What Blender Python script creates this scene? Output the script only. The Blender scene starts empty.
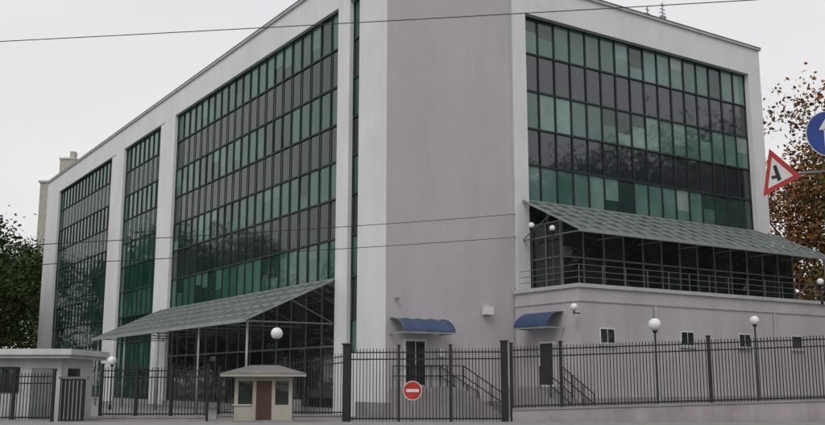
import bpy, math, random
from mathutils import Vector, Matrix
random.seed(7)
S=bpy.context.scene
S.view_settings.view_transform='Standard'; S.view_settings.look='None'; S.view_settings.exposure=0

# ---------------------------------------------------------------- materials
def mat(name,col,rough=.8,var=.12,scale=1.5,bump=0,ior=None,metal=0,streak=0,col2=None,detail=6,spec=None):
    m=bpy.data.materials.new(name); m.use_nodes=True
    nt=m.node_tree; b=nt.nodes['Principled BSDF']
    b.inputs['Roughness'].default_value=rough; b.inputs['Metallic'].default_value=metal
    if ior: b.inputs['IOR'].default_value=ior
    if spec is not None: b.inputs['Specular IOR Level'].default_value=spec
    tc=nt.nodes.new('ShaderNodeTexCoord'); n=nt.nodes.new('ShaderNodeTexNoise')
    n.inputs['Scale'].default_value=scale; n.inputs['Detail'].default_value=detail
    nt.links.new(tc.outputs['Object'],n.inputs['Vector'])
    r=nt.nodes.new('ShaderNodeValToRGB')
    c2=col2 or tuple(min(1,c*(1+var)) for c in col); c1=tuple(c*(1-var) for c in col) if not col2 else col
    r.color_ramp.elements[0].position=.3; r.color_ramp.elements[1].position=.7
    r.color_ramp.elements[0].color=(*c1,1); r.color_ramp.elements[1].color=(*c2,1)
    nt.links.new(n.outputs['Fac'],r.inputs['Fac'])
    out=r.outputs['Color']
    if streak:
        mp=nt.nodes.new('ShaderNodeMapping'); mp.inputs['Scale'].default_value=(1.1,1.1,.12)
        n2=nt.nodes.new('ShaderNodeTexNoise'); n2.inputs['Scale'].default_value=1.0; n2.inputs['Detail'].default_value=8; n2.inputs['Roughness'].default_value=.65
        nt.links.new(tc.outputs['Object'],mp.inputs['Vector']); nt.links.new(mp.outputs['Vector'],n2.inputs['Vector'])
        r2=nt.nodes.new('ShaderNodeValToRGB'); r2.color_ramp.elements[0].position=.25; r2.color_ramp.elements[1].position=.62
        v=1-streak; r2.color_ramp.elements[0].color=(v,v,v*.97,1); r2.color_ramp.elements[1].color=(1,1,1,1)
        nt.links.new(n2.outputs['Fac'],r2.inputs['Fac'])
        mx=nt.nodes.new('ShaderNodeMix'); mx.data_type='RGBA'; mx.blend_type='MULTIPLY'; mx.inputs[0].default_value=1
        nt.links.new(out,mx.inputs[6]); nt.links.new(r2.outputs['Color'],mx.inputs[7]); out=mx.outputs[2]
    nt.links.new(out,b.inputs['Base Color'])
    if bump:
        bp=nt.nodes.new('ShaderNodeBump'); bp.inputs['Strength'].default_value=bump; bp.inputs['Distance'].default_value=.03
        n3=nt.nodes.new('ShaderNodeTexNoise'); n3.inputs['Scale'].default_value=scale*6; n3.inputs['Detail'].default_value=4
        nt.links.new(tc.outputs['Object'],n3.inputs['Vector'])
        nt.links.new(n3.outputs['Fac'],bp.inputs['Height']); nt.links.new(bp.outputs['Normal'],b.inputs['Normal'])
    return m
def glass(name,col,ior,rough=.04,wave=.08,alpha=1):
    m=mat(name,col,rough,.2,.7,0,ior); nt=m.node_tree; b=nt.nodes['Principled BSDF']
    b.inputs['Alpha'].default_value=alpha
    tc=nt.nodes.new('ShaderNodeTexCoord'); n=nt.nodes.new('ShaderNodeTexNoise'); n.inputs['Scale'].default_value=.9; n.inputs['Detail'].default_value=2
    bp=nt.nodes.new('ShaderNodeBump'); bp.inputs['Strength'].default_value=wave; bp.inputs['Distance'].default_value=.1
    nt.links.new(tc.outputs['Object'],n.inputs['Vector']); nt.links.new(n.outputs['Fac'],bp.inputs['Height']); nt.links.new(bp.outputs['Normal'],b.inputs['Normal'])
    return m
M={}
M['plaster']=mat('plaster_mauve_grey',(.50,.468,.488),.9,.05,.3,.25,streak=.08)
M['plaster2']=mat('plaster_lower',(.48,.45,.468),.9,.06,.5,.25,streak=.15)
M['white']=mat('painted_white_render',(.72,.715,.73),.85,.05,.4,.15,streak=.11)
M['cap']=mat('cornice_metal',(.48,.48,.49),.6,.1,1,streak=.15)
M['flash']=mat('dark_flashing',(.10,.10,.11),.5,.2,1)
M['frame']=mat('window_frame_dark',(.035,.043,.045),.7,.2,1,spec=.2)
M['roof']=mat('roof_felt',(.12,.12,.12),.9)
RW=[glass('window_teal_a',(.11,.20,.18),1.72),glass('window_teal_b',(.075,.145,.13),1.72),glass('window_teal_c',(.16,.26,.235),1.72),glass('window_teal_dark',(.03,.06,.055),1.72),glass('window_blind',(.25,.31,.295),1.72)]
RS=[glass('spandrel_a',(.026,.034,.040),1.85),glass('spandrel_b',(.034,.042,.048),1.85),glass('spandrel_c',(.020,.028,.034),1.85)]
LW=[glass('green_window_a',(.04,.115,.092),1.52),glass('green_window_b',(.027,.085,.066),1.52),glass('green_window_c',(.07,.16,.135),1.52),glass('green_window_dark',(.015,.045,.035),1.52)]
LS=[glass('grey_spandrel_a',(.022,.034,.035),1.5),glass('grey_spandrel_b',(.028,.040,.041),1.5),glass('grey_spandrel_c',(.018,.028,.029),1.5)]
LG=[glass('deep_green_a',(.010,.05,.034),1.40),glass('deep_green_b',(.014,.065,.045),1.40),glass('deep_green_c',(.008,.038,.027),1.40)]
DK=[glass('shop_glass_a',(.014,.019,.020),1.6),glass('shop_glass_b',(.022,.028,.028),1.6)]
M['canglass']=glass('canopy_glass',(.085,.125,.105),1.5,.14,.15,.72)
M['canglass2']=glass('canopy_glass_b',(.06,.095,.078),1.5,.10,.15,.62)
M['canframe']=mat('canopy_frame_grey',(.27,.30,.29),.5,.15,2)
M['mullion']=mat('grey_mullion',(.12,.13,.13),.5,.15,2)
M['iron']=mat('black_iron',(.014,.014,.016),.5,.3,4)
M['blue']=mat('blue_awning',(.035,.065,.14),.5,.2,2)
M['concrete']=mat('concrete',(.30,.29,.28),.9,.15,1.2,.4,streak=.2)
M['plinth']=mat('plinth_stone',(.38,.345,.35),.9,.12,1.0,.3,streak=.25)
M['asphalt']=mat('asphalt',(.05,.05,.052),.9,.2,2,.4)
M['paving']=mat('paving',(.24,.235,.23),.9,.12,1.3,.3)
M['paint']=mat('road_paint',(.7,.7,.68),.7,.1,3)
M['grass']=mat('grass_soil',(.05,.07,.03),.95,.4,.4,.5)
M['beige']=mat('beige_wall',(.42,.39,.34),.9,.1,1,streak=.15)
M['brown']=mat('brown_shutter',(.07,.03,.02),.5,.2,3)
M['boothroof']=mat('booth_roof',(.16,.15,.15),.7,.2,2)
M['hutwhite']=mat('hut_white',(.60,.60,.59),.7,.1,1,streak=.2)
M['dirtyglass']=glass('hut_glass',(.03,.035,.035),1.5)
M['globe']=mat('opal_globe',(.80,.80,.78),.25,.03,2)
M['red']=mat('sign_red',(.45,.03,.025),.45,.15,3)
M['signwhite']=mat('sign_white',(.70,.70,.69),.45,.08,3)
M['signblue']=mat('sign_blue',(.02,.055,.26),.4,.12,3)
M['black']=mat('sign_black',(.01,.01,.01),.5)
M['steel']=mat('galvanised_steel',(.22,.23,.24),.45,.15,3,metal=.3)
M['bark']=mat('bark',(.07,.055,.04),.95,.3,3,.6)
M['g1']=mat('leaf_green_dark',(.03,.055,.018),.8,.4,.5,spec=.15); M['g2']=mat('leaf_green',(.05,.085,.025),.8,.4,.5,spec=.15); M['g3']=mat('leaf_green_light',(.09,.11,.035),.8,.3,.5,spec=.15)
M['b1']=mat('leaf_brown',(.16,.075,.035),.8,.4,.5,spec=.15); M['b2']=mat('leaf_rust',(.30,.13,.045),.8,.4,.5,spec=.15); M['b3']=mat('leaf_olive',(.15,.11,.035),.8,.4,.5,spec=.15)

# ---------------------------------------------------------------- mesh builder
class MB:
    def __init__(s): s.v=[];s.f=[];s.mi=[];s.m=[];s.sm=[]
    def _m(s,m):
        if isinstance(m,str): m=M[m]
        if m not in s.m: s.m.append(m)
        return s.m.index(m)
    def poly(s,pts,m,smooth=False):
        i=len(s.v); s.v+= [tuple(p) for p in pts]; s.f.append(tuple(range(i,i+len(pts)))); s.mi.append(s._m(m)); s.sm.append(smooth)
    def box(s,x0,x1,y0,y1,z0,z1,m):
        i=len(s.v)
        s.v+=[(x0,y0,z0),(x1,y0,z0),(x1,y1,z0),(x0,y1,z0),(x0,y0,z1),(x1,y0,z1),(x1,y1,z1),(x0,y1,z1)]
        for f in ((3,2,1,0),(4,5,6,7),(0,1,5,4),(1,2,6,5),(2,3,7,6),(3,0,4,7)):
            s.f.append(tuple(i+k for k in f)); s.mi.append(s._m(m)); s.sm.append(False)
    def beam(s,p0,p1,w,h,m):
        p0=Vector(p0);p1=Vector(p1);d=(p1-p0).normalized()
        up=Vector((0,0,1)) if abs(d.z)<.95 else Vector((0,1,0))
        a=d.cross(up).normalized(); b=a.cross(d).normalized(); a*=w/2; b*=h/2
        i=len(s.v)
        for p in (p0,p1):
            for q in (-a-b,a-b,a+b,-a+b): s.v.append(tuple(p+q))
        for f in ((3,2,1,0),(4,5,6,7),(0,1,5,4),(1,2,6,5),(2,3,7,6),(3,0,4,7)):
            s.f.append(tuple(i+k for k in f)); s.mi.append(s._m(m)); s.sm.append(False)
    def tube(s,pts,rad,m,n=8,cap=True):
        i=len(s.v); K=len(pts); pts=[Vector(p) for p in pts]
        for k,p in enumerate(pts):
            d=(pts[min(k+1,K-1)]-pts[max(k-1,0)]).normalized()
            up=Vector((0,0,1)) if abs(d.z)<.9 else Vector((0,1,0))
            a=d.cross(up).normalized(); b=a.cross(d)
            r=rad[k] if isinstance(rad,(list,tuple)) else rad
            for j in range(n):
                t=2*math.pi*j/n; s.v.append(tuple(p+a*math.cos(t)*r+b*math.sin(t)*r))
        for k in range(K-1):
            for j in range(n):
                j2=(j+1)%n
                s.f.append((i+k*n+j,i+k*n+j2,i+(k+1)*n+j2,i+(k+1)*n+j)); s.mi.append(s._m(m)); s.sm.append(True)
        if cap:
            s.f.append(tuple(i+j for j in range(n))[::-1]); s.mi.append(s._m(m)); s.sm.append(False)
            s.f.append(tuple(i+(K-1)*n+j for j in range(n))); s.mi.append(s._m(m)); s.sm.append(False)
    def sphere(s,c,r,m,n=16,k=10):
        c=Vector(c)
        s.tube([c+Vector((0,0,-r*math.cos(math.pi*q/k))) for q in range(k+1)],[max(.002,r*math.sin(math.pi*q/k)) for q in range(k+1)],m,n)
    def obj(s,name,parent=None,loc=(0,0,0),rz=0):
        me=bpy.data.meshes.new(name); me.from_pydata(s.v,[],s.f)
        for m in s.m: me.materials.append(m)
        me.polygons.foreach_set('material_index',s.mi); me.polygons.foreach_set('use_smooth',s.sm); me.update()
        o=bpy.data.objects.new(name,me); S.collection.objects.link(o)
        o.location=loc; o.rotation_euler=(0,0,rz)
        if parent: o.parent=parent
        return o
def empty(name,loc=(0,0,0),rz=0):
    e=bpy.data.objects.new(name,None); e.empty_display_size=.5; S.collection.objects.link(e); e.location=loc; e.rotation_euler=(0,0,rz); return e

# ---------------------------------------------------------------- office building (local x = right facade, y = left facade)
A=math.radians(33.57); C=(-1.25,44,0)
B=empty('office_building',C,A)
LEN=70.5; WID=28.8; H=23.1; GT=21.3
LV=[21.3,19.2,17.1,15.0,13.0,11.0,8.9,6.8,4.7,2.6,.3]
w=MB()
for a0,a1 in ((.5,2.63),(3.63,4.87),(29.9,32.2),(42.5,44.9),(65.1,LEN)):
    w.box(0,.5,a0,a1,0,GT,'white')
w.box(0,.02,.0,.5,0,GT,'white')
w.box(.05,.5,32.2,33.2,0,GT,'white'); w.box(.05,.5,44.9,46.2,0,GT,'white')
w.box(-.003,.5,.5,LEN,GT,H,'white'); w.box(-.003,.02,-.003,.5,GT,H,'white')
w.box(.02,7.81,0,.5,0,GT,'plaster'); w.box(.02,7.81,-.003,.5,GT,H,'plaster')
w.box(7.81,8.73,-.12,.5,6.0,GT,'white'); w.box(27.6,WID,-.12,.5,0,GT,'white')
w.box(7.81,WID,-.12,.5,GT,H,'white')
w.box(7.70,7.80,-.06,-.004,6.3,H-.2,'cap')
w.box(-.05,.5,4.87,29.9,0,.3,'concrete'); w.box(.1,.5,33.2,42.5,0,.3,'concrete'); w.box(.1,.5,46.2,65.1,0,.3,'concrete')
w.box(.02,.5,2.63,3.63,0,3,'white')
w.box(-.04,-.004,.0,2.63,0,.7,'concrete'); w.box(-.04,7.6,-.04,-.004,0,.7,'concrete')
w.box(.5,WID,LEN-.5,LEN,0,H,'plaster'); w.box(WID-.5,WID,.5,LEN-.5,0,H,'plaster')
w.obj('walls',B)
r=MB()
r.box(.5,WID-.5,.5,LEN-.5,22.2,22.4,'roof')
r.box(-.12,.6,-.2,LEN+.1,H,H+.14,'cap'); r.box(.6,WID+.1,-.24,.6,H,H+.14,'cap')
r.box(-.14,-.02,-.26,LEN+.1,H+.14,H+.2,'flash'); r.box(-.02,WID+.1,-.26,-.1,H+.14,H+.2,'flash')
r.box(5,9,20,26,22.4,24.0,'cap'); r.box(.9,1.3,27,27.5,22.4,24.0,'cap')
r.obj('roof',B)
ant=MB()
for b_,a_,h_ in ((19.6,1.0,1.3),(21.2,1.2,2.0)):
    z0=22.4; ant.tube([(b_,a_,z0),(b_,a_,z0+h_+.8)],.04,'steel',6)
    for q in (.1,.35,.6): ant.beam((b_-.3+q*.2,a_,z0+h_+q),(b_+.3-q*.2,a_,z0+h_+q),.04,.04,'steel')
ant.box(19.45,19.75,.9,1.1,23.4,23.9,'steel'); ant.box(21.0,21.4,1.1,1.3,23.7,24.3,'steel')
ant.obj('roof_antennas',B)

def jit(): return random.uniform(-.005,.005)
def curtain(pn,fr,side,a0,a1,n,levels,winset,spset,first=True,depth=.3,fm='frame',blinds=None):
    st=(a1-a0)/n
    def quad(s0,s1,z0,z1,m,o=0):
        def P(a,o,z): return (o,a,z) if side=='L' else (a,o,z)
        pts=[P(s0,depth+jit()+o,z0),P(s1,depth+jit()+o,z0),P(s1,depth+jit()+o,z1),P(s0,depth+jit()+o,z1)]
        if side=='L': pts=pts[::-1]
        pn.poly(pts,m)
    for k in range(len(levels)-1):
        z1,z0=levels[k],levels[k+1]
        iswin=(k%2==0)==first
        run=0; m=None
        for i in range(n):
            s0=a0+i*st; s1=s0+st
            ms=winset if iswin else spset
            wts=[4,3,2,1.3,.5][:len(ms)] if iswin else [3,2,2][:len(ms)]
            if run<=0 or m is None: m=random.choices(ms,wts)[0]; run=random.choice([1,1,2,3])
            run-=1
            if iswin and blinds and random.random()<.35:
                zz=z0+(z1-z0)*random.choice([.35,.5,.62])
                quad(s0,s1,zz,z1,random.choice(blinds)); quad(s0,s1,z0,zz,m)
            else: quad(s0,s1,z0,z1,m)
            if iswin:
                g=.07
                for (u0,u1,v0,v1) in ((s0,s0+g,z0,z1),(s1-g,s1,z0,z1)):
                    (fr.box(depth-.03,depth-.008,u0,u1,v0,v1,fm) if side=='L' else fr.box(u0,u1,depth-.03,depth-.008,v0,v1,fm))
    for i in range(n+1):
        s=a0+i*st
        x0,x1=(s-.03,s+.03)
        if side=='L': fr.box(depth-.08,depth-.032,x0,x1,levels[-1],levels[0],fm)
        else: fr.box(x0,x1,depth-.08,depth-.032,levels[-1],levels[0],fm)
    for z in levels:
        if side=='L': fr.box(depth-.075,depth-.033,a0,a1,z-.05,z+.05,fm)
        else: fr.box(a0,a1,depth-.075,depth-.033,z-.05,z+.05,fm)
pn=MB();fr=MB()
curtain(pn,fr,'L',4.87,29.9,21,LV[:8],LW,LS,blinds=[LW[2],LW[3]])
curtain(pn,fr,'L',33.2,42.5,8,LV,LW[:2]+LG[:1],LG,blinds=[LW[1]])
curtain(pn,fr,'L',46.2,65.1,16,LV,LG+LW[1:2],LG,blinds=[LW[1]])
curtain(pn,fr,'L',2.63,3.63,1,LV[:9]+[3.0],LW,LS)
curtain(pn,fr,'L',4.87,29.9,14,[6.8,3.4,.3],DK,DK,fm='mullion')
curtain(pn,fr,'R',8.73,27.6,16,LV[:6],RW,RS,blinds=[RW[2],RW[3],RW[4]])
curtain(pn,fr,'R',8.73,27.6,12,[11.0,8.6,6.0],DK,DK,fm='mullion')
pn.obj('glazing',B); fr.obj('window_frames',B)
def canopy(name,side,a0,a1,proj,zt,zb,n,rows,posts,zf):
    c=MB(); st=(a1-a0)/n
    def P(a,p,z): return (-p,a,z) if side=='L' else (a,-p,z)
    def Z(p): return zt+(zb-zt)*p/proj
    for i in range(n):
        for j in range(rows):
            p0=.02+(proj-.02)*j/rows; p1=.02+(proj-.02)*(j+1)/rows
            q=[P(a0+i*st,p0,Z(p0)+jit()),P(a0+(i+1)*st,p0,Z(p0)+jit()),P(a0+(i+1)*st,p1,Z(p1)+jit()),P(a0+i*st,p1,Z(p1)+jit())]
            if side=='R': q=q[::-1]
            c.poly(q,random.choice(['canglass','canglass','canglass2']))
    for i in range(n+1):
        a=a0+i*st
        c.beam(P(a,.05,Z(.05)+.03),P(a,proj,Z(proj)+.03),.06,.10,'canframe')
    for j in range(rows+1):
        p=.05+(proj-.05)*j/rows
        c.beam(P(a0-.05,p,Z(p)+.035),P(a1+.05,p,Z(p)+.035),.05,.07,'canframe')
    for i in range(0,n):
        a=a0+i*st; c.beam(P(a,.1,Z(.1)-.06),P(a+st,proj,Z(proj)-.06),.04,.05,'canframe')
    c.beam(P(a0-.06,proj+.06,zb-.02),P(a1+.06,proj+.06,zb-.02),.12,.18,'canframe')
    for i in range(0,n+1,3):
        a=a0+i*st
        c.beam(P(a,.1,zb-.05),P(a,proj,zb-.05),.05,.07,'mullion')
        c.beam(P(a,.1,zb),P(a,proj*.5,Z(proj*.5)-.05),.04,.04,'mullion')
    for a in posts:
        q=P(a,proj-.25,0); c.tube([(q[0],q[1],zf),(q[0],q[1],zb)],.06,'canframe',10)
    c.obj(name,B)
canopy('entrance_canopy','L',4.87,31.0,4.8,6.75,4.55,22,5,[5.2,11.5,18,24.5,30.6],0.0)
canopy('terrace_canopy','R',8.3,28.6,4.3,10.95,8.85,20,5,[28.3],6.1)
e=MB(); 
def glz(mb,p0,p1,z0,z1,n,rows=2):
    p0=Vector((*p0,0));p1=Vector((*p1,0)); d=(p1-p0); nn=Vector((d.y,-d.x,0)).normalized()
    for i in range(n):
        a=p0+d*i/n; b=p0+d*(i+1)/n
        for j in range(rows):
            y0=z0+(z1-z0)*j/rows; y1=z0+(z1-z0)*(j+1)/rows
            o=[nn*jit() for _ in range(4)]
            mb.poly([(a.x+o[0].x,a.y+o[0].y,y0),(b.x+o[1].x,b.y+o[1].y,y0),(b.x+o[2].x,b.y+o[2].y,y1),(a.x+o[3].x,a.y+o[3].y,y1)],random.choice(DK))
    for i in range(n+1):
        a=p0+d*i/n+nn*.04; mb.beam((a.x,a.y,z0),(a.x,a.y,z1),.07,.07,'mullion')
    for j in range(rows+1):
        z=z0+(z1-z0)*j/rows; a=p0+nn*.045;b=p1+nn*.045; mb.beam((a.x,a.y,z),(b.x,b.y,z),.06,.08,'mullion')
glz(e,(8.9,-2.3),(27.6,-2.3),6.01,9.6,13); glz(e,(8.9,-.1),(8.9,-2.3),6.01,9.6,2); glz(e,(27.6,-2.3),(27.6,-.13),6.01,9.6,2)
e.box(8.95,27.55,-2.25,-.15,9.55,9.62,'mullion')
e.obj('winter_garden',B)

# terrace block
t=MB()
t.box(7.65,34,-4.75,-.12,.0,6.0,'plaster2'); t.box(28.85,34,-.12,4,0,6.0,'plaster2')
t.box(7.55,34.1,-4.85,-4.45,6.0,6.18,'cap'); t.box(7.55,7.9,-4.45,-.13,6.0,6.18,'cap')
t.box(7.60,34,-4.80,-4.752,5.35,5.45,'cap'); t.box(7.60,7.648,-4.75,-.13,5.35,5.45,'cap')
t.box(7.58,34,-4.84,-4.753,0,.9,'concrete')
for b0 in (8.9,14.5,19,23.5):
    t.box(b0,b0+1.0,-4.77,-4.755,3.4,4.15,'signwhite'); t.box(b0+.07,b0+.47,-4.79,-4.775,3.46,4.09,'dirtyglass'); t.box(b0+.53,b0+.93,-4.79,-4.775,3.46,4.09,'dirtyglass')
    t.box(b0-.08,b0+1.08,-4.85,-4.757,3.3,3.38,'cap')
for b0 in (12.6,22.0): t.box(b0,b0+.12,-4.9,-4.81,.2,5.3,'cap')
t.obj('terrace',B)
rl=MB()
for z in (6.5,6.8,7.1): rl.beam((7.75,-4.65,z),(34,-4.65,z),.028,.028,'mullion')
for i in range(18): rl.beam((7.8+i*1.54,-4.65,6.18),(7.8+i*1.54,-4.65,7.1),.035,.035,'mullion')
for z in (6.5,6.8,7.1): rl.beam((7.72,-4.65,z),(7.72,-.4,z),.028,.028,'mullion')
rl.obj('terrace_railing',B)

# service doors, awnings, stairs
d=MB()
def awn_R(b0,b1,z0,z1,pr):
    n=7
    prof=[(pr*math.sin(math.pi/2*k/n),z0+(z1-z0)*math.cos(math.pi/2*k/n)) for k in range(n+1)]
    for k in range(n):
        (p0,q0),(p1,q1)=prof[k],prof[k+1]
        d.poly([(b0,-p0-.01,q0),(b0,-p1-.01,q1),(b1,-p1-.01,q1),(b1,-p0-.01,q0)],'blue')
        d.poly([(b0,-p0-.01,q0-.03),(b0,-p1-.01,q1-.03),(b1,-p1-.01,q1-.03),(b1,-p0-.01,q0-.03)],'canframe')
    for b in [b0+(b1-b0)*i/4 for i in range(5)]:
        for k in range(n): d.beam((b,-prof[k][0]-.03,prof[k][1]+.01),(b,-prof[k+1][0]-.03,prof[k+1][1]+.01),.035,.035,'mullion')
    d.beam((b0,-pr-.02,z0),(b1,-pr-.02,z0),.05,.07,'canframe')
    for b in (b0,b1): d.beam((b,0,z0),(b,-pr,z0),.05,.06,'canframe')
awn_R(.25,3.1,3.85,4.55,1.2)
d.box(1.0,2.25,-.05,-.004,1.4,3.62,'signwhite'); d.box(1.1,1.6,-.07,-.052,1.5,3.5,'dirtyglass'); d.box(1.66,2.15,-.07,-.052,1.5,3.5,'dirtyglass')
d.box(2.9,3.2,-.2,-.004,2.8,3.2,'signwhite')
d.box(5.6,6.1,-.35,-.05,4.9,5.3,'signwhite'); d.box(.5,.62,-.25,-.05,5.4,5.5,'steel')
n=7; pr=1.1; z0,z1=4.15,4.95
for k in range(n):
    p0,q0=pr*math.sin(math.pi/2*k/n),z0+(z1-z0)*math.cos(math.pi/2*k/n); p1,q1=pr*math.sin(math.pi/2*(k+1)/n),z0+(z1-z0)*math.cos(math.pi/2*(k+1)/n)
    d.poly([(7.64-p0,-3.7,q0),(7.64-p1,-3.7,q1),(7.64-p1,-1.3,q1),(7.64-p0,-1.3,q0)],'blue')
for a in (-3.7,-1.3): d.beam((7.64,a,z0),(7.64-pr,a,z0),.05,.06,'canframe')
d.beam((7.64-pr,-3.7,z0),(7.64-pr,-1.3,z0),.05,.06,'canframe')
d.box(7.6,7.646,-3.0,-1.9,1.4,3.55,'signwhite'); d.box(7.58,7.598,-2.9,-2.0,1.5,3.45,'dirtyglass')
d.obj('service_doors',B)
st=MB()
st.box(.3,3.0,-2.0,-.05,0,1.4,'concrete')
for i in range(7): st.box(3.0+i*.32,3.0+(i+1)*.32,-2.0,-.05,0,1.4-.175*(i+1),'concrete')
st.box(6.1,7.57,-3.6,-1.2,0,1.4,'concrete')
for i in range(7): st.box(6.1,7.57,-3.6-(i+1)*.3,-3.6-i*.3,0,1.4-.175*(i+1),'concrete')
for y in (-1.95,-.12):
    for dz in (.5,.95):
        st.beam((.35,y,1.4+dz),(3.0,y,1.4+dz),.04,.04,'iron'); st.beam((3.0,y,1.4+dz),(5.3,y,.15+dz),.04,.04,'iron')
    for b in (.35,1.2,2.1,3.0,3.8,4.6,5.3):
        z=1.4 if b<=3 else 1.4-(b-3)*.543
        st.beam((b,y,z-.1),(b,y,z+.95),.035,.035,'iron')
for x in (6.15,7.5):
    for dz in (.5,.95):
        st.beam((x,-3.6,1.4+dz),(x,-5.7,.15+dz),.04,.04,'iron'); 
    for q in (0,.7,1.4,2.1): st.beam((x,-3.6-q,1.35-q*.59),(x,-3.6-q,2.35-q*.59),.035,.035,'iron')
for i in range(5): st.box(-1.2-.32*(i+1),-1.2-.32*i,6,11,0,.75-.15*(i),'concrete')
st.obj('steps',B)

# ---------------------------------------------------------------- ground
g=MB(); g.poly([(-600,-300,0),(600,-300,0),(600,900,0),(-600,900,0)],'grass'); g.obj('ground')
g=MB(); g.poly([(-120,37.8,.004),(60,37.8,.004),(60,130,.004),(-120,130,.004)],'paving'); g.obj('forecourt')
g=MB(); g.poly([(-300,18,.004),(300,18,.004),(300,34.5,.004),(-300,34.5,.004)],'asphalt'); g.obj('road')
g=MB(); [g.poly([(x,26.1,.008),(x+3,26.1,.008),(x+3,26.25,.008),(x,26.25,.008)],'paint') for x in range(-120,120,7)]; g.obj('road_marking')
g=MB(); g.box(-300,300,34.5,34.7,0,.14,'concrete'); g.box(-300,300,34.7,37.4,0,.13,'paving'); g.obj('pavement')
g=MB(); g.box(-300,300,-3,17.8,0,.13,'paving'); g.box(-300,300,17.8,18,0,.14,'concrete'); g.obj('pavement')

# ---------------------------------------------------------------- fences
def fence(name,x0,x1,y0,y1,zb0,zb1,zt0,zt1,posts=(),sp=.13,plinth=True,post_w=.12):
    f=MB(); L=math.hypot(x1-x0,y1-y0); n=max(2,int(L/sp))
    def X(k): return x0+(x1-x0)*k
    def Y(k): return y0+(y1-y0)*k
    def ZB(k): return zb0+(zb1-zb0)*k
    def ZT(k): return zt0+(zt1-zt0)*k
    for i in range(n+1):
        k=i/n; f.beam((X(k),Y(k),ZB(k)+.05),(X(k)+random.uniform(-.008,.008),Y(k),ZT(k)+random.uniform(-.012,.012)),.03,.03,'iron')
    for dz in (.15,):
        f.beam((X(0),Y(0),ZB(0)+dz),(X(1),Y(1),ZB(1)+dz),.05,.06,'iron')
    for dz in (-.15,-.42): f.beam((X(0),Y(0),ZT(0)+dz),(X(1),Y(1),ZT(1)+dz),.05,.05,'iron')
    for k in posts:
        f.beam((X(k),Y(k)-.02,0),(X(k),Y(k)-.02,ZT(k)+.1),post_w,post_w,'iron'); f.box(X(k)-post_w*.65,X(k)+post_w*.65,Y(k)-.02-post_w*.65,Y(k)-.02+post_w*.65,ZT(k)+.1,ZT(k)+.16,'iron')
    if plinth:
        i=len(f.v); 
        for (k,) in ((0,),(1,)):
            for dy,z in ((-.2,0),(.2,0),(.2,ZB(k)),(-.2,ZB(k))): f.v.append((X(k),Y(k)+dy,z))
        for q in ((0,1,2,3)[::-1],(4,5,6,7),(0,4,7,3)[::-1],(3,7,6,2)[::-1],(2,6,5,1)[::-1]):
            f.f.append(tuple(i+a for a in q)); f.mi.append(f._m('plinth')); f.sm.append(False)
        f.beam((X(0),Y(0),ZB(0)+.03),(X(1),Y(1),ZB(1)+.03),.48,.07,'concrete')
    return f.obj(name)
fence('iron_fence',3.9,30,38,38,.55,1.3,3.02,3.95,[.0,.075,.30,.52,.74,.96])
fence('iron_gate',-2.5,3.6,38.6,38.6,.05,.05,2.95,2.98,[0,.32,.66,1],plinth=False,post_w=.1)
fence('gate_pillar',3.5,3.75,38,38,.3,.3,3.1,3.1,[0.5],plinth=False,post_w=.26)
fence('gate_pillar',-2.75,-2.5,38.4,38.4,.1,.1,3.0,3.0,[0.5],plinth=False,post_w=.3)
fence('iron_fence',-8.6,-2.8,43,43,.15,.15,2.15,2.95,[0,.5],plinth=True)
fence('iron_fence',-13.2,-8.7,41,41,.15,.15,2.25,2.25,[0,.33,.66,1],plinth=True)
fence('iron_fence',-30,-14.3,38.5,38.5,.1,.1,2.0,2.0,[.6,.8,.9,1],plinth=True)
g=MB(); g.box(-14.2,-13.2,38.9,39,.1,1.75,'iron'); g.box(-14.25,-13.1,38.85,39.05,1.75,1.85,'boothroof')
for i in range(6): g.box(-14.15+i*.16,-14.1+i*.16,38.86,38.89,.15,1.7,'steel')
g.obj('wicket_gate')

# guard booth
gb=MB()
gb.box(-1.2,1.2,-1,1,.0,.16,'concrete'); gb.box(-1.12,1.12,-.95,.95,.16,.75,'beige'); gb.box(-1.12,1.12,-.95,.95,1.68,1.85,'beige')
for x in (-1.12,-.42,.32,.98): gb.box(x,x+.14,-.95,-.80,.75,1.68,'beige'); gb.box(x,x+.14,.80,.95,.75,1.68,'beige')
gb.box(-1.08,1.08,-.88,.88,.75,1.68,'dirtyglass'); gb.box(-.28,.32,-.93,-.89,.75,1.66,'brown'); gb.box(-.28,.32,-.97,-.951,.18,.75,'brown'); gb.box(-1.16,-.45,-1.0,-.951,.73,.78,'cap')
gb.box(-1.65,1.65,-1.45,1.45,1.85,1.97,'beige')
q=[(-1.68,-1.48,1.97),(1.68,-1.48,1.97),(1.68,1.48,1.97),(-1.68,1.48,1.97)]; tp=[(-.55,-.3,2.3),(.55,-.3,2.3),(.55,.3,2.3),(-.55,.3,2.3)]
for i in range(4): gb.poly([q[i],q[(i+1)%4],tp[(i+1)%4],tp[i]],'boothroof')
gb.poly(tp,'boothroof')
gb.obj('guard_booth',None,(-5.95,38.9,0),math.radians(6))

# hut at left
h=MB(); h.box(-19.5,-14.6,40,44,0,2.6,'hutwhite'); h.box(-19.9,-14.1,39.5,44.3,2.6,2.74,'cap'); h.box(-20,-14.0,39.4,44.4,2.74,2.98,'hutwhite')
h.box(-17.6,-16.3,39.96,39.996,1.2,2.25,'frame'); h.box(-17.52,-17.0,39.94,39.958,1.28,2.17,'dirtyglass'); h.box(-16.92,-16.38,39.94,39.958,1.28,2.17,'dirtyglass')
h.box(-15.8,-15.0,39.96,39.996,.1,2.2,'steel'); h.box(-14.598,-14.56,40.8,42.2,1.2,2.2,'dirtyglass')
h.obj('gatehouse')

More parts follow.
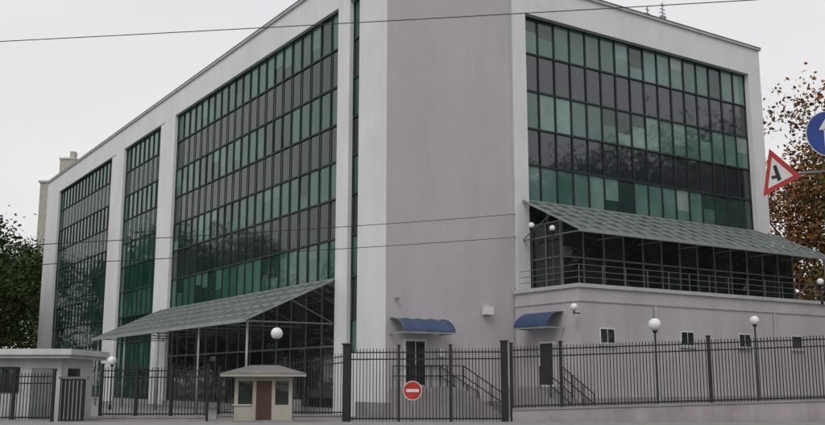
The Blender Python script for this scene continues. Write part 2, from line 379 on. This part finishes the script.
# street lamps
def lamp(x,y,z0,z,r=.28,name='street_lamp'):
    l=MB(); l.tube([(0,0,z0),(0,0,z0+.25),(0,0,z0+.3),(0,0,z-r-.1),(0,0,z-r)],[.09,.09,.05,.04,.035],'iron',10)
    l.tube([(0,0,z-r-.08),(0,0,z-r+.04)],[.07,.13],'iron',12); l.sphere((0,0,z),r,'globe'); l.tube([(0,0,z+r-.02),(0,0,z+r+.05)],[.05,.01],'iron',8)
    l.obj(name,None,(x,y,0))
for a in ((-6.1,43,0,3.78,.27),(-17.8,57,0,2.85,.27),(10.4,41,0,4.06,.28),(17.2,48,0,4.67,.24),(6.0,47.3,6.0,9.4,.16),(6.9,46.3,6.0,9.1,.15),(23.5,54.6,6.0,7.3,.2),(-24.5,70,0,3.3,.24)): lamp(*a)
wl=MB(); wl.beam((0,0,0),(-.3,-.2,0),.05,.05,'iron'); wl.beam((-.3,-.2,-.05),(-.3,-.2,.1),.08,.08,'iron'); wl.sphere((-.3,-.2,.28),.17,'globe'); wl.obj('wall_lamp',None,(7.72,43.95,4.75))

# ---------------------------------------------------------------- signs
def disc(mb,c,r,y,m,n=36): mb.poly([(c[0]+r*math.cos(2*math.pi*i/n),y,c[1]+r*math.sin(2*math.pi*i/n)) for i in range(n)],m)
ns=MB(); disc(ns,(0,0),.38,0,'signwhite'); disc(ns,(0,0),.35,-.004,'red'); ns.box(-.25,.25,-.012,-.008,-.06,.06,'signwhite'); disc(ns,(0,0),.38,.006,'steel')
ns.tube([(0,.03,-1.2),(0,.03,.35)],.03,'steel',8)
ns.obj('no_entry_sign',None,(0,38.45,1.3))
pole=empty('direction_sign',(5.42,12.05,0))
p=MB(); p.tube([(0,0,0),(0,0,4.9)],[.045,.04],'steel',12); p.obj('pole',pole)
s=MB(); disc(s,(0,0),.31,0,'signwhite'); disc(s,(0,0),.298,-.004,'signblue'); disc(s,(0,0),.31,.006,'steel')
s.poly([(-.075,-.01,-.2),(-.015,-.01,-.2),(-.015,-.01,.06),(-.075,-.01,.06)],'signwhite'); s.poly([(-.14,-.01,.05),(.05,-.01,.05),(-.045,-.01,.2)],'signwhite'); s.poly([(-.015,-.0105,-.12),(.16,-.0105,-.02),(.16,-.0105,.04),(-.015,-.0105,-.06)],'signwhite')
o=s.obj('plate',pole,(0,-.07,4.86)); 
wp=empty('warning_sign',(4.72,12.0,4.33),0)
s=MB(); R=.36
def tri(r,y,m): s.poly([(r*math.cos(math.radians(90+120*i)),y,r*math.sin(math.radians(90+120*i))) for i in range(3)],m)
tri(R,0,'red'); tri(R*.66,-.004,'signwhite'); tri(R*1.0,.006,'steel')
s.poly([(-.03,-.009,-.09),(.03,-.009,-.09),(.025,-.009,.12),(-.025,-.009,.12)],'black'); s.poly([(-.1,-.008,-.03),(.03,-.008,-.06),(.03,-.008,-.02),(-.1,-.008,.01)],'black')
o=s.obj('plate',wp); o.rotation_euler=(math.radians(4),math.radians(-14),math.radians(-60))
s=MB(); s.tube([(0.03,.05,.0),(.70,.05,.05)],.014,'steel',8); s.obj('bracket',wp)

# wires
def wire(p0,p1,sag,r=.014):
    w=MB(); p0=Vector(p0);p1=Vector(p1); n=24
    w.tube([p0.lerp(p1,i/n)-Vector((0,0,4*sag*(i/n)*(1-i/n))) for i in range(n+1)],r,'black',5); w.obj('overhead_cable')
wire((-24,22.3,9.25),(22,15.4,9.2),.15,.010)
wire((-14.5,26.7,5.3),(5.5,48.45,10.2),.1,.014)
wire((-14.5,26.7,4.75),(5.5,48.45,9.0),.1,.014)
p=MB(); p.tube([(0,0,0),(0,0,6.5)],[.14,.09],'concrete',12); p.obj('utility_pole',None,(-14.5,26.7,0))

# ---------------------------------------------------------------- distant apartment tower
ap=MB(); ap.box(-96,-80,240,256,0,52,'beige'); ap.box(-93.6,-89.6,246,252,52,59.6,'beige'); ap.box(-91.4,-90.2,247,249,59.6,62.0,'beige'); ap.box(-96.4,-79.5,239.6,256.4,52,52.5,'cap'); ap.box(-93.8,-89.4,245.8,252.2,59.6,60,'cap')
for z in range(3,49,3):
    for x in range(-94,-81,3): ap.box(x,x+1.5,239.9,239.99,z,z+1.5,'dirtyglass')
ap.obj('apartment_block')

# ---------------------------------------------------------------- trees
def tree_mesh(name,h,rad,leaves,dens,seed,ls=.3):
    rnd=random.Random(seed); t=MB()
    th=h*.8; pts=[Vector((rnd.uniform(-.25,.25)*k,rnd.uniform(-.25,.25)*k,th*k/6)) for k in range(7)]; pts[0]=Vector((0,0,-.2))
    t.tube(pts,[.34*(1-k/7.5)*h/15 for k in range(7)],'bark',8)
    ends=[]
    for i in range(20):
        k=rnd.uniform(.2,1); base=pts[0].lerp(pts[6],k); an=i*2.4+rnd.uniform(-.4,.4)
        prof=math.sin(math.pi*min(1,(k-.1)*.95))**.7 if k<1 else .4
        ln=rad*(.55+.45*rnd.random())*max(.35,prof); el=rnd.uniform(.25,.9)
        tip=base+Vector((math.cos(an)*ln,math.sin(an)*ln,ln*el)); mid=base.lerp(tip,.5)+Vector((rnd.uniform(-.3,.3),rnd.uniform(-.3,.3),-.2))
        r0=.13*h/15*(1.2-k*.7); t.tube([base,mid,tip],[r0,r0*.6,r0*.2],'bark',6)
        ends+= [tip,mid]
        for j in range(5):
            q=mid.lerp(tip,rnd.random())+Vector((rnd.gauss(0,1),rnd.gauss(0,1),rnd.gauss(.4,.8)))*rad*.22
            t.tube([mid.lerp(tip,.5),q],[r0*.35,r0*.1],'bark',4); ends.append(q)
    for e in ends:
        if rnd.random()<.08: continue
        cr=rad*rnd.uniform(.14,.26); sh=rnd.choices([0,1,2],[3,3,2])[0]
        for j in range(int(dens*rnd.uniform(.5,1.3))):
            p=e+Vector((rnd.gauss(0,1),rnd.gauss(0,1),rnd.gauss(0,.75)))*cr
            a=Vector((rnd.gauss(0,1),rnd.gauss(0,1),rnd.gauss(0,.6))).normalized(); b=a.cross(Vector((rnd.gauss(0,1),rnd.gauss(0,1),rnd.gauss(0,1)))).normalized()
            sz=ls*rnd.uniform(.6,1.3); a*=sz*.6; b*=sz*.35
            m=leaves[sh if rnd.random()<.75 else rnd.randrange(3)]
            t.poly([p-a,p+b,p+a,p-b],m)
    o=t.obj(name); return o
GR=['g1','g2','g3']; BR=['b1','b2','b3']; MX=['g2','b3','b1']
t1=tree_mesh('broadleaf_tree',17,5.5,GR,110,1,.36); t1.location=(-43,88,0)
t2=tree_mesh('broadleaf_tree',15,5,GR,110,2,.34); t2.location=(-47,97,0)
t3=tree_mesh('autumn_tree',21,5.5,BR,85,3,.3); t3.location=(34.5,74,0); t3.scale=(1.15,1.15,1.15)
t4=tree_mesh('autumn_tree',18,5.5,MX,95,4,.3); t4.location=(34,66,0)
def inst(o,x,y,rz,s,name=None):
    c=bpy.data.objects.new(name or o.name.split('.')[0],o.data); S.collection.objects.link(c); c.location=(x,y,0); c.rotation_euler=(0,0,rz); c.scale=(s,s,s)
for a in ((t1,-49,112,1,1.05),(t2,-42,76,2,.75),(t2,-56,104,3,1.1),(t1,-60,92,4,1.15),(t1,-66,78,5,1.0),(t2,-72,112,.5,1.3),(t1,-52,128,2.2,1.1),(t2,-62,135,1.2,1.2),
          (t2,-39,70,2.6,.6),(t2,-46,82,.6,.8),
          (t3,38.5,76,2,1.3),(t3,43,86,1,1.2),(t3,33.5,82,4,1.05),(t3,40,62,3,.8),(t3,36,62,2.2,.75),
          (t3,41,57,.3,1.15),(t4,43,49,1.3,1.25),(t1,46,40,2.3,1.25),(t4,50,54,3.1,1.5),(t1,44,30,.8,1.0),(t2,58,45,2,1.6),(t4,62,54,5,1.4),
          (t1,-36,-16,.4,.9),(t2,-20,-18,1.4,1.0),(t1,4,-17,2.4,1),(t2,24,-15,.2,1)): inst(*a)

# ---------------------------------------------------------------- light
SE,SA=math.radians(48),math.radians(200)
W=bpy.data.worlds.new("World"); S.world=W; W.use_nodes=True; nt=W.node_tree; bg=nt.nodes['Background']
sky=nt.nodes.new('ShaderNodeTexSky'); sky.sky_type='NISHITA'; sky.sun_disc=False; sky.sun_elevation=SE; sky.sun_rotation=SA; sky.air_density=1.5; sky.dust_density=4
hs=nt.nodes.new('ShaderNodeHueSaturation'); hs.inputs['Saturation'].default_value=.15; nt.links.new(sky.outputs[0],hs.inputs['Color'])
tc=nt.nodes.new('ShaderNodeTexCoord'); nz=nt.nodes.new('ShaderNodeTexNoise'); nz.inputs['Scale'].default_value=1.8; nz.inputs['Detail'].default_value=5
mp=nt.nodes.new('ShaderNodeMapping'); mp.inputs['Scale'].default_value=(1,1,3); nt.links.new(tc.outputs['Generated'],mp.inputs['Vector']); nt.links.new(mp.outputs[0],nz.inputs['Vector'])
rp=nt.nodes.new('ShaderNodeValToRGB'); rp.color_ramp.elements[0].position=.3; rp.color_ramp.elements[1].position=.7
rp.color_ramp.elements[0].color=(.79,.79,.82,1); rp.color_ramp.elements[1].color=(.89,.885,.895,1); nt.links.new(nz.outputs['Fac'],rp.inputs['Fac'])
sc=nt.nodes.new('ShaderNodeVectorMath'); sc.operation='SCALE'; sc.inputs['Scale'].default_value=10; nt.links.new(rp.outputs[0],sc.inputs[0])
mx=nt.nodes.new('ShaderNodeMix'); mx.data_type='RGBA'; mx.inputs[0].default_value=.9; nt.links.new(hs.outputs[0],mx.inputs[6]); nt.links.new(sc.outputs[0],mx.inputs[7])
nt.links.new(mx.outputs[2],bg.inputs['Color']); bg.inputs['Strength'].default_value=.1
L=bpy.data.lights.new('sun','SUN'); L.energy=.9; L.angle=math.radians(25); L.color=(1,.97,.93)
lo=bpy.data.objects.new('sun',L); S.collection.objects.link(lo)
dv=Vector((math.sin(SA)*math.cos(SE),math.cos(SA)*math.cos(SE),math.sin(SE))); lo.rotation_euler=dv.to_track_quat('Z','Y').to_euler(); lo.location=(0,0,60)

cd=bpy.data.cameras.new('camera'); cam=bpy.data.objects.new('camera',cd); S.collection.objects.link(cam)
cd.sensor_width=36; cd.lens=41.45; cd.clip_end=2000; cam.location=(0,0,1.7); cam.rotation_euler=(math.radians(90+10.03),0,0); S.camera=cam
